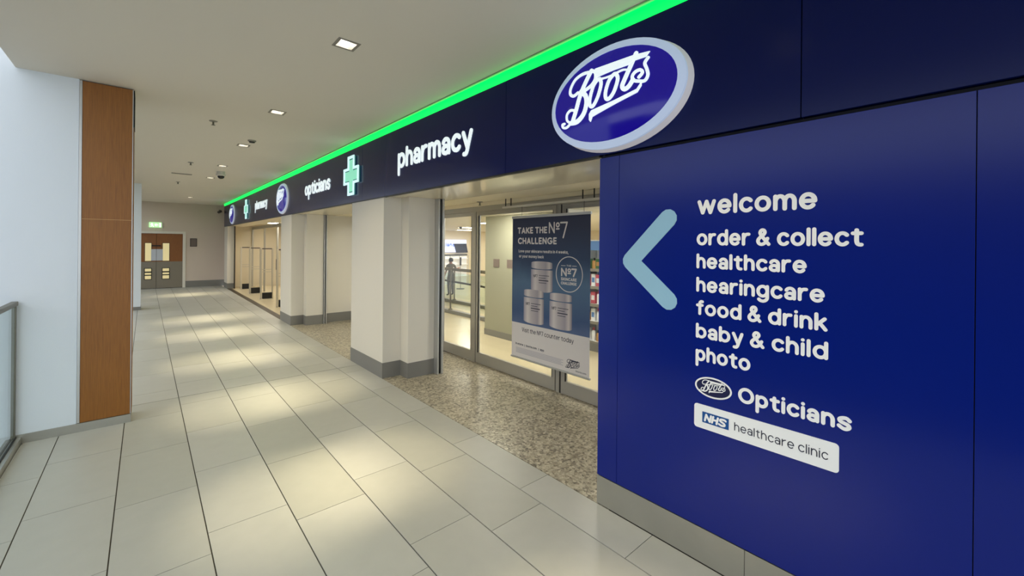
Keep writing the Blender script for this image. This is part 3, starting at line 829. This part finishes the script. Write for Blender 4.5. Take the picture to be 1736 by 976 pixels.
def fascia_word(text, y0, width, base, xh, label):
    t = thing('lit_lettering', label, 'sign', (XS, y0 - width / 2, base))
    word(text, wall_x(XS, y0, base), xh, width, 'lit_white', t, 0.001, 0.012, hw=0.116, gap=0.14)
fascia_word('pharmacy', 4.885, 1.585, 2.737, 0.192, 'white lit lettering reading pharmacy beside the large oval sign')
fascia_word('opticians', 8.945, 1.495, 2.727, 0.190, 'white lit lettering reading opticians on the navy fascia')
fascia_word('pharmacy', 13.97, 1.58, 2.737, 0.190, 'distant white lit lettering reading pharmacy beyond the middle oval sign')

def cross_poly(w, a):
    return [(-a, -w), (a, -w), (a, -a), (w, -a), (w, a), (a, a), (a, w), (-a, w), (-a, a), (-w, a), (-w, -a), (-a, -a)]
def cross_sign(y, z, label):
    t = thing('cross_sign', label, 'sign', (XS, y, z - .3), 'pharmacy cross signs')
    mp = wall_x(XS, y, z)
    MB().prism(cross_poly(.290, .118), mp, 0.001, .022).build('box', 'cross_dark', t)
    o, i = cross_poly(.300, .125), cross_poly(.262, .090)
    m = MB(); ring(m, o, i, mp, .0225, .038, .038); m.build('border', 'cross_edge', t)
    MB().prism(cross_poly(.240, .070), mp, .0225, .030).build('cross_face', 'cross_green', t)
cross_sign(6.42, 2.832, 'green and white pharmacy cross sign above the near white pillar')
cross_sign(15.27, 2.832, 'distant green pharmacy cross sign near the far end of the fascia')

# ---- lettering on the blue wall
XP = XF
t = thing('arrow_sign', 'pale blue chevron arrow on the blue wall pointing left', 'arrow', (XP, 1.4, 1.40))
mp = wall_x(XP, 1.549, 1.702)
m = MB(); capsule(m, (0, 0), (.262, .268), .112, mp, .0005, .003); capsule(m, (0, 0), (.268, -.232), .112, mp, .0005, .0032)
m.build('chevron', 'arrow_blue', t)
dr = thing('directory_lettering', 'white list of services lettered on the blue wall right of the arrow', 'lettering', (XP, .8, 1.12))
for text, y0, y1, base, xh in (('welcome', 1.108, .537, 1.983, .083), ('order & collect', 1.111, .366, 1.807, .069), ('healthcare', 1.111, .577, 1.675, .066), ('hearingcare', 1.111, .505, 1.541, .066),
                               ('food & drink', 1.111, .493, 1.409, .066), ('baby & child', 1.111, .490, 1.277, .066), ('photo', 1.111, .821, 1.147, .066)):
    row = thing('text_line', None, None, (0, 0, 0)); row.parent = dr; row['label'] = 'white lettering reading ' + text
    row.location = Vector((XP, (y0 + y1) / 2, base)) - dr.location
    word(text, wall_x(XP, y0, base), xh, y0 - y1, 'vinyl', row, .0005, .0025, hw=0.122, gap=0.16)
lg = thing('small_logo', 'small oval script logo on the blue wall beside the word Opticians', 'logo', (XP, 1.012, .953))
mp = wall_x(XP, 1.012, 1.0105)
MB().prism(ell(.094, .052, 40), mp, .0005, .0015).build('oval', 'oval_navy', lg)
m = MB(); ring(m, ell(.1005, .0575, 48), ell(.0915, .0490, 48), mp, .0005, .003, .003); m.build('ring', 'vinyl', lg)
script_word(lambda u, v, d: mp(u + .006, v - .004, d), .200, 'vinyl', lg, .0016, .003, fat=1.0)
ol = thing('optician_lettering', 'white lettering reading Opticians beside the small oval logo', 'lettering', (XP, .64, .97))
word('Opticians', wall_x(XP, .880, .973), .064, .479, 'vinyl', ol, .0005, .0025, hw=0.13, gap=0.15)

pl = thing('clinic_plate', 'white rounded sign plate reading NHS healthcare clinic', 'sign', (XP, .78, .769))
def rrect(w, h, r, n=5):
    out = []
    for cx, cy, a in ((w - r, r, -90), (w - r, h - r, 0), (r, h - r, 90), (r, r, 180)):
        out += [(cx + r * math.cos(math.radians(a + 90 * k / n)), cy + r * math.sin(math.radians(a + 90 * k / n))) for k in range(n + 1)]
    return out
mp = wall_x(XP, 1.115, .769)
MB().prism(rrect(.669, .134, .016), mp, .0005, .004).build('plate', 'plate_white', pl)
mp = wall_x(XP - .004, 1.068, .806)
lz = MB().prism([(0, 0), (.143, 0), (.143, .060), (0, .060)], mp, .0002, .0012).build('badge', 'nhs_blue', pl)
word('NHS', wall_x(XP - .0052, 1.060, .8135), .0345, .117, 'vinyl', lz, .0001, .0010, hw=0.16, gap=0.02, shear=0.22)
ct = thing('clinic_text', None, None, (0, 0, 0)); ct.parent = pl; ct['label'] = 'dark thin lettering reading healthcare clinic'
word('healthcare clinic', wall_x(XP - .004, .897, .815), .0345, .411, 'ink', ct, .0002, .0012, hw=0.065, gap=0.24)

# ---- entrance glazing with doors
gz = thing('glass_shopfront', 'grey metal framed glass doors and screens of the near entrance', 'glass door', (XG, 5.0, 0))
HD = 2.30
def bar(y0, y1, z0=0.0, z1=HD, x0=XG - .03, x1=XG + .03, m='frame_metal', name='mullion'):
    return part(name, m, gz, (x0, y0, z0, x1, y1, z1), bevel=0.003)
bar(1.80, 9.90, HD, 2.375, name='header')
bar(1.80, 9.90, 2.3755, SOF - .001, x0=XG - .06, x1=XG + .06, m='soffit_matt', name='head_infill')
for a, b in ((6.17, 6.24), (8.05, 8.12), (9.83, 9.90), (5.165, 5.235), (1.802, 1.86)): bar(a, b)
leaves = [(5.24, 6.165), (3.515, 5.16), (1.865, 3.40), (6.245, 8.045), (8.125, 9.825)]
for i, (a, b) in enumerate(leaves):
    f = thing('door_panel', None, None, (0, 0, 0)); f.parent = gz; f.location = (0, (a + b) / 2 - 5.0, 0)
    st = 0.055 if i < 3 else 0.04
    part('stile', 'frame_metal', f, (XG - .02, a, .01, XG + .02, a + st, HD - .003))
    part('stile', 'frame_metal', f, (XG - .02, b - st, .01, XG + .02, b, HD - .003))
    part('bottom_rail', 'frame_metal', f, (XG - .02, a + st, .01, XG + .02, b - st, .165))
    part('top_rail', 'frame_metal', f, (XG - .02, a + st, HD - .06, XG + .02, b - st, HD - .003))
    part('pane', 'glass', f, (XG - .004, a + st, .165, XG + .004, b - st, HD - .06))
    part('gasket', 'black', f, (XG - .021, a + st - .008, .165, XG - .005, a + st, HD - .06), (XG - .021, b - st, .165, XG - .005, b - st + .008, HD - .06))
bar(3.405, 3.425, x0=XG - .012, x1=XG + .03)
bar(3.427, 3.448, x0=XG - .005, x1=XG + .03, m='black', name='gasket')
bar(3.45, 3.51, x0=XG - .012, x1=XG + .03)

# ---- hanging poster in front of the doors
PX = 3.70
po = thing('hanging_poster', 'blue and white skincare poster hanging in front of the glass doors', 'poster', (PX, 3.555, 0.31))
Y0, Y1, Z0, Z1 = 4.207, 2.905, 0.325, 2.16
part('print_blue', 'poster_blue', po, (PX - .002, Y1, .78, PX + .002, Y0, Z1 - .012))
part('print_white', 'poster_white', po, (PX - .002, Y1, Z0 + .012, PX + .002, Y0, .7799))
part('top_bar', 'alu', po, (PX - .012, Y1 - .01, Z1 - .012, PX + .012, Y0 + .01, Z1 + .02), bevel=.003)
part('bottom_bar', 'alu', po, (PX - .012, Y1 - .01, Z0 - .012, PX + .012, Y0 + .01, Z0 + .012), bevel=.003)
part('hanging_rail', 'fitting_white', po, (PX - .012, 2.66, 2.300, PX + .012, 4.42, 2.325), bevel=.003)
for y in (4.36, 4.25, 3.02, 2.86):
    part('hanger', 'dark_metal', po, (PX - .004, y - .006, 2.325, PX + .004, y + .006, SOF - .001))
for y in (4.03, 3.0):
    MB().tube([(PX, y, Z1 + .02), (PX, y, 2.30)], .0025, 6).build('wire', 'dark_metal', po)
PM = wall_x(PX - .0022, Y0, 0)                   # u from the poster's left edge, v = height
def pw(text, u, v, xh, w, m='poster_white', hw=.12, gap=.14, name='lettering'):
    return word(text, lambda a, b, d: PM(u + a, v + b, d), xh, w, m, po, 0.0, .0008, hw=hw, gap=gap, name=name, joined=True)
pw('TAKE THE', .100, 1.946, .064, .538, hw=.14)
pw('CHALLENGE', .108, 1.811, .065, .690, hw=.14)
pw('N', .667, 1.943, .107, .098, hw=.085); pw('°', .782, 1.958, .090, .062, hw=.10); pw('7', .850, 1.882, .151, .120, hw=.065)
pw('Love your skincare results in 4 weeks,', .124, 1.702, .029, .860, hw=.12, gap=.2)
pw('or your money back', .130, 1.636, .029, .455, hw=.12, gap=.2)
m = MB(); ring(m, ell(.205, .209, 48, .995, 1.463), ell(.195, .199, 48, .995, 1.463), PM, 0.0, .0012, .0012); m.build('badge_ring', 'poster_white', po)
pw('THE', .958, 1.553, .015, .07); pw('N', .872, 1.436, .077, .090, hw=.13); pw('°', .972, 1.446, .068, .055, hw=.12); pw('7', 1.030, 1.436, .077, .082, hw=.13)
pw('SKINCARE', .872, 1.387, .027, .238, hw=.15); pw('CHALLENGE', .872, 1.340, .026, .238, hw=.15)
m = MB(); capsule(m, (.876, 1.562), (.940, 1.562), .006, PM, 0, .0008); capsule(m, (1.045, 1.562), (1.108, 1.562), .006, PM, 0, .0008); m.build('badge_rules', 'poster_white', po)
def jar(u0, u1, zb, zl, zt, d):
    w = u1 - u0; c = (u0 + u1) / 2
    arc = lambda z, r, k, n=10: [(c + r * math.cos(math.pi + math.pi * i / n), z + k * r * math.sin(math.pi + math.pi * i / n)) for i in range(n + 1)]
    top = lambda z, r, k, n=10: [(c + r * math.cos(math.pi * i / n), z + k * r * math.sin(math.pi * i / n)) for i in range(n + 1)]
    b = MB().prism(arc(zb + .03, w / 2, .16) + [(u1, zl - .004), (u0, zl - .004)], PM, 0, d).build('jar_print', 'jar_print', po)
    l = MB().prism(arc(zl + .022, w / 2 - .004, .10) + top(zt - .018, w / 2 - .006, .10), PM, d, d + .0003).build('jar_lid_print', 'jar_print', po)
    word('N°7', lambda a, e, q: PM(u0 + w * .11 + a, zl - .105 + e, q), .030, w * .20, 'ink', b, d, d + .0006, hw=.09, gap=.06, joined=True, name='jar_brand_text')
    for k, L_ in enumerate((.46, .30, .42, .34)):
        mm = MB(); capsule(mm, (u0 + w * .38, zl - .075 - .030 * k), (u0 + w * (.38 + L_), zl - .075 - .030 * k), .007 if k != 2 else .012, PM, d, d + .0006)
        mm.build('jar_text_bar', 'ink', b)
jar(.362, .737, 1.215, 1.497, 1.598, .0004)
jar(.231, .594, .800, 1.133, 1.236, .0010)
jar(.690, 1.047, .800, 1.130, 1.232, .0010)
pw('Visit the N°7 counter today', .200, .674, .043, 0.875, m='ink', hw=.075, gap=.2)
pw('In store', .080, .490, .021, .145, m='ink', hw=.12); pw('|', .250, .488, .021, .004, m='ink'); pw('boots.com', .282, .490, .021, .192, m='ink', hw=.12); pw('|', .505, .488, .021, .004, m='ink'); pw('app', .535, .490, .021, .07, m='ink', hw=.12)
for k in range(5):
    m = MB(); capsule(m, (.09, .452 - k * .015), (.915 - .03 * (k % 2), .452 - k * .015), .0075, PM, 0, .0006); m.build('small_print_line', 'print_grey', po)
script_word(lambda u, v, d: PM(1.075 + u, .420 + v, d), .30, 'ink', po, 0, .0008)
pw('boots.com', 1.11, .360, .014, .15, m='ink', hw=.1)

# ---- railings inside the shop
def railing(x, y0, y1, z, posts, label, mid=False):
    t = thing('glass_railing', label, 'railing', (x, (y0 + y1) / 2, 0))
    MB().tube([(x, y0, z), (x, y1, z)], .024, 10).build('top_rail', 'rail_metal', t, True)
    for y in posts:
        MB().tube([(x, y, 0.08), (x, y, z - .02)], .022, 10).build('post', 'rail_metal', t, True)
        MB().lathe(x, y, [(.055, 0.08), (.055, .10), (.024, .12)], 14).build('post_flange', 'rail_metal', t)
    for a, b in zip(posts[:-1], posts[1:]):
        part('glass_panel', 'glass_green', t, (x - .005, min(a, b) + .06, .16, x + .005, max(a, b) - .06, z - .10))
    part('kerb', 'skirting', t, (x - .06, y0, 0, x + .06, y1, .08))
    if mid:
        MB().tube([(x - .07, y0, .60), (x - .07, y1, .70)], .03, 10).build('handrail', 'dark_metal', t, True)  # dark sloping bar stands in for the escalator
    return t
railing(6.05, 6.95, 10.7, 1.16, [7.0, 8.16, 9.34, 10.55], 'glass railing with round metal posts just inside the glass doors')
railing(7.2, 8.6, 12.9, 1.0, [8.7, 9.8, 10.9, 12.1], 'second glass railing behind, its dark handrail standing in for the escalator', True)

# ---- opticians corner at the back of the shop
t = thing('lit_wall_sign', 'blue-white lit opticians sign on the shop back wall', 'sign', (10.1, 15.96, 1.45))
part('light_box', 'lit_sign', t, (9.2, 15.93, 1.45, 11.15, 15.999, 2.0))
word('opticians', wall_y(9.34, 15.93, 1.70), .13, 1.2, 'sign_blue', t, .001, .006, hw=.13)
part('shelf_edge', 'dark_metal', t, (9.2, 15.90, 1.30, 11.2, 15.999, 1.34))
t = thing('wall_screen', 'dark angled display screen in front of the lit opticians sign', 'screen', (10.78, 15.7, 1.42))
m = MB(); m.add([(10.44, 15.86, 1.83), (11.02, 15.74, 1.84), (11.10, 15.72, 1.43), (10.56, 15.84, 1.42), (10.44, 15.90, 1.83), (11.02, 15.78, 1.84), (11.10, 15.76, 1.43), (10.56, 15.88, 1.42)], [(0, 1, 2, 3), (7, 6, 5, 4), (0, 4, 5, 1), (1, 5, 6, 2), (2, 6, 7, 3), (3, 7, 4, 0)])
m.build('panel', 'screen', t)
part('bracket', 'dark_metal', t, (10.86, 15.79, 1.50, 10.93, 15.929, 1.58))
t = thing('frame_display', 'white wall display shelving below the lit opticians sign', 'shelving', (10.2, 15.95, 0))
part('back', 'plate_white', t, (9.2, 15.95, 0.0, 11.2, 15.999, 1.29))
for z in (.35, .62, .89, 1.14):
    part('shelf', 'plate_white', t, (9.2, 15.80, z, 11.2, 15.949, z + .02))
for k in range(5):
    part('upright', 'alu', t, (9.2 + k * .49, 15.79, 0, 9.23 + k * .49, 15.80, 1.29))
t = thing('shop_dome_camera', 'tiny dark dome camera on the shop ceiling', 'camera', (8.4, 12.35, ZI))
MB().lathe(8.4, 12.35, [(.05, ZI), (.05, ZI - .03), (.04, ZI - .06), (.015, ZI - .075)], 14).build('dome', 'dome_dark', t)

# ---- person behind the railing
def person(loc, label):
    k = 1.325 / 1.75
    J = {'pel': (0, 0, .95), 'sp': (0, 0, 1.15), 'ch': (0, 0, 1.36), 'nk': (0, 0, 1.49), 'hd0': (0, .01, 1.56), 'hd': (0, .01, 1.65), 'hd2': (0, .0, 1.715),
         'sl': (-.18, 0, 1.42), 'el': (-.25, -.02, 1.16), 'wl': (-.24, .12, .96), 'hl': (-.23, .16, .88), 'sr': (.18, 0, 1.42), 'er': (.33, .05, 1.22), 'wr': (.52, .14, 1.26), 'hr': (.60, .17, 1.29),
         'pl': (-.10, 0, .90), 'kl': (-.11, .02, .50), 'al': (-.11, -.02, .09), 'fl': (-.12, .14, .035), 'pr': (.10, 0, .90), 'kr': (.11, .02, .50), 'ar': (.11, -.02, .09), 'fr': (.12, .14, .035)}
    Ed = [('pel', 'sp'), ('sp', 'ch'), ('ch', 'nk'), ('nk', 'hd0'), ('hd0', 'hd'), ('hd', 'hd2'), ('ch', 'sl'), ('sl', 'el'), ('el', 'wl'), ('wl', 'hl'), ('ch', 'sr'), ('sr', 'er'), ('er', 'wr'), ('wr', 'hr'),
          ('pel', 'pl'), ('pl', 'kl'), ('kl', 'al'), ('al', 'fl'), ('pel', 'pr'), ('pr', 'kr'), ('kr', 'ar'), ('ar', 'fr')]
    Rr = {'pel': .135, 'sp': .13, 'ch': .145, 'nk': .055, 'hd0': .075, 'hd': .095, 'hd2': .075, 'sl': .062, 'sr': .062, 'el': .045, 'er': .045, 'wl': .032, 'wr': .032, 'hl': .035, 'hr': .035,
          'pl': .09, 'pr': .09, 'kl': .06, 'kr': .06, 'al': .042, 'ar': .042, 'fl': .035, 'fr': .035}
    ks = list(J); me = bpy.data.meshes.new('body')
    me.from_pydata([tuple(c * k for c in J[q]) for q in ks], [(ks.index(a), ks.index(b)) for a, b in Ed], [])
    o = bpy.data.objects.new('tmp', me); COL.objects.link(o)
    sm = o.modifiers.new('s', 'SKIN'); sb = o.modifiers.new('b', 'SUBSURF'); sb.levels = 1; sb.render_levels = 1
    for i, q in enumerate(ks):
        v = me.skin_vertices[0].data[i]; v.radius = (Rr[q] * k, Rr[q] * k * (.72 if q in ('pel', 'sp', 'ch') else 1)); v.use_root = (q == 'pel')
    dg = bpy.context.evaluated_depsgraph_get()
    nm = bpy.data.meshes.new_from_object(o.evaluated_get(dg)); bpy.data.objects.remove(o)
    nm.materials.clear()
    for q in ('skin', 'shirt', 'trousers', 'black'): nm.materials.append(MATS[q])
    for p in nm.polygons:
        c = p.center / k; p.use_smooth = True
        if c.z < .11: p.material_index = 3
        elif c.z < .97 and abs(c.x) < .21: p.material_index = 2
        elif c.z < 1.49 and abs(c.x) < .30 and not (c.z < 1.14 and abs(c.x) > .2): p.material_index = 1
        else: p.material_index = 0
    t = thing('person', label, 'person', loc)
    b = bpy.data.objects.new('body', nm); COL.objects.link(b); b.parent = t
    m = MB(); n = 14
    L_ = wloc(t)
    prof = [(.098, 1.58), (.106, 1.64), (.100, 1.70), (.07, 1.745), (.02, 1.76)]
    m.lathe(L_.x, L_.y - .012, [(r * k, L_.z + z * k) for r, z in prof], n); m.build('hair', 'hair', t, True)
    return t
person((8.05, 12.43, 0.0), 'person in grey shirt and dark trousers behind the railings, one arm out')
t = thing('display_stand', 'slim black stand beside the person at the back of the shop', 'stand', (9.6, 14.1, 0))
MB().lathe(9.6, 14.1, [(.16, 0), (.16, .02), (.03, .03)], 16).build('base', 'black', t)
MB().tube([(9.6, 14.1, .03), (9.6, 14.1, 0.95)], .008, 8).build('pole', 'black', t)
part('holder', 'black', t, (9.575, 14.08, 0.95, 9.625, 14.12, 1.28))

# ---- product gondola seen right of the poster
gd = thing('shop_shelving', 'shop shelving unit with products, right of the poster behind the glass', 'shelving', (5.9, 3.95, 0))
part('back_panel', 'plate_white', gd, (6.15, 3.2, 0, 6.18, 4.70, 1.9))
part('plinth', 'skirting', gd, (5.75, 3.2, 0, 6.15, 4.70, .14))
for y in (3.2, 4.68): part('upright', 'alu', gd, (5.80, y, .14, 6.15, y + .02, 1.9))
for z in (.14, .48, .78, 1.08, 1.38): 
    s_ = part('shelf', 'plate_white', gd, (5.76, 3.22, z, 6.149, 4.679, z + .022))
    part('price_strip', 'fitting', s_, (5.752, 3.22, z - .02, 5.76, 4.679, z + .03))
part('header_board', 'sky_print', gd, (5.80, 3.22, 1.72, 5.83, 4.679, 1.88))
prod = []
def bottle(r, h, m1, m2):
    t = thing('product_bottle', '', 'bottle', (0, 0, 0))
    MB().lathe(0, 0, [(r * .9, 0), (r, .01), (r, h * .68), (r * .8, h * .76), (r * .4, h * .8)], 12).build('body', m1, t, True)
    MB().lathe(0, 0, [(r * .5, h * .8), (r * .5, h), (r * .4, h + .004)], 10).build('cap', m2, t, True)
    return t
def carton(w, d, h, m1, m2):
    t = thing('product_carton', '', 'carton', (0, 0, 0))
    MB().box(-d / 2, -w / 2, 0, d / 2, w / 2, h).build('box', m1, t)
    MB().box(-d / 2 - .001, -w * .36, h * .3, -d / 2, w * .36, h * .7).build('print', m2, t)
    return t
def dup(root, loc):
    r = root.copy(); COL.objects.link(r); r.location = loc
    for ch in list(root.children):
        c = ch.copy(); COL.objects.link(c); c.parent = r
    return r
protos = [bottle(.035, .22, 'plate_white', 'pink'), carton(.09, .07, .20, 'pink', 'plate_white'), bottle(.04, .18, 'amber', 'black'), carton(.10, .07, .17, 'leaf', 'amber'), carton(.08, .06, .21, 'plate_white', 'sky_print')]
seen = set()
rows = {1.402: ([3, 2, 3], 'top shelf', 'green and amber products on the shop shelving top row'), 1.102: ([1, 4, 1], 'second shelf', 'pink and white products on the second shop shelf from the top'),
        .802: ([0, 1, 0], 'third shelf', 'pink and white products on the middle shop shelf'), .502: ([2, 4, 0], 'fourth shelf', 'amber and white products on the fourth shop shelf'), .162: ([4, 0, 2], 'bottom shelf', 'white products on the lowest shop shelf')}
kinds = ['white bottle with pink cap', 'pink carton with white print', 'amber bottle with black cap', 'green carton with amber print', 'white carton with blue print']
for z, (seq, nm, g) in rows.items():
    for k in range(9):
        pi = seq[k % 3]; p = protos[pi]
        loc = (5.86, 4.62 - k * .105 - .003 * (k % 2), z)
        if pi in seen: o = dup(p, loc)
        else: p.location = loc; seen.add(pi); o = p
        o['label'] = '%s on the %s of the shop shelving' % (kinds[pi], nm); o['group'] = '%s on the %s' % (kinds[pi], nm)

# ---- security gates in the far entrance
def gate(y, label, xa=2.78, xb=3.10):
    t = thing('security_gate', label, 'security gate', ((xa + xb) / 2, y, 0), 'anti-theft gates in the far entrance')
    part('base', 'black', t, (xa + .04, y - .05, .003, xb - .01, y + .05, .20), bevel=.01)
    part('floor_plate', 'fitting', t, (xa - .05, y - .07, .002, xb + .03, y + .07, .0028))
    for x in (xa, xb):
        part('upright', 'gate_metal', t, (x - .022, y - .025, .003, x + .022, y + .025, 1.62), bevel=.004)
    part('top_bar', 'notice_frame', t, (xa + .022, y - .018, 1.585, xb - .022, y + .018, 1.62))
    for z in (.86, .94): part('cross_bar', 'gate_metal', t, (xa + .022, y - .012, z - .012, xb - .022, y + .012, z + .012))
gate(13.1, 'nearest tall anti-theft gate, half hidden by the white pillar')
gate(15.3, 'second anti-theft gate in the far entrance, counting from the pillar')
gate(17.2, 'third anti-theft gate in the far entrance, counting from the pillar')
gate(19.0, 'furthest anti-theft gate at the end of the far entrance')
fg = thing('far_door_frame', 'thin dark metal door frame behind the anti-theft gates', 'door frame', (3.3, 16, 0))
for y in (11.2, 13.6, 15.6, 17.6, 19.9): part('post', 'frame_metal', fg, (3.28, y - .03, 0.002, 3.33, y + .03, 2.40))
part('header', 'frame_metal', fg, (3.28, 11.2, 2.33, 3.33, 19.9, 2.44))
part('lock_plate', 'dark_metal', fg, (3.265, 15.56, .9, 3.279, 15.62, 1.25))
tag(MB().box(2.605, 19.30, 0.002, 2.63, 19.45, SOF - .001).build('corner_trim', 'dark_metal'), 'dark metal corner strip on the far white pillar', 'trim')
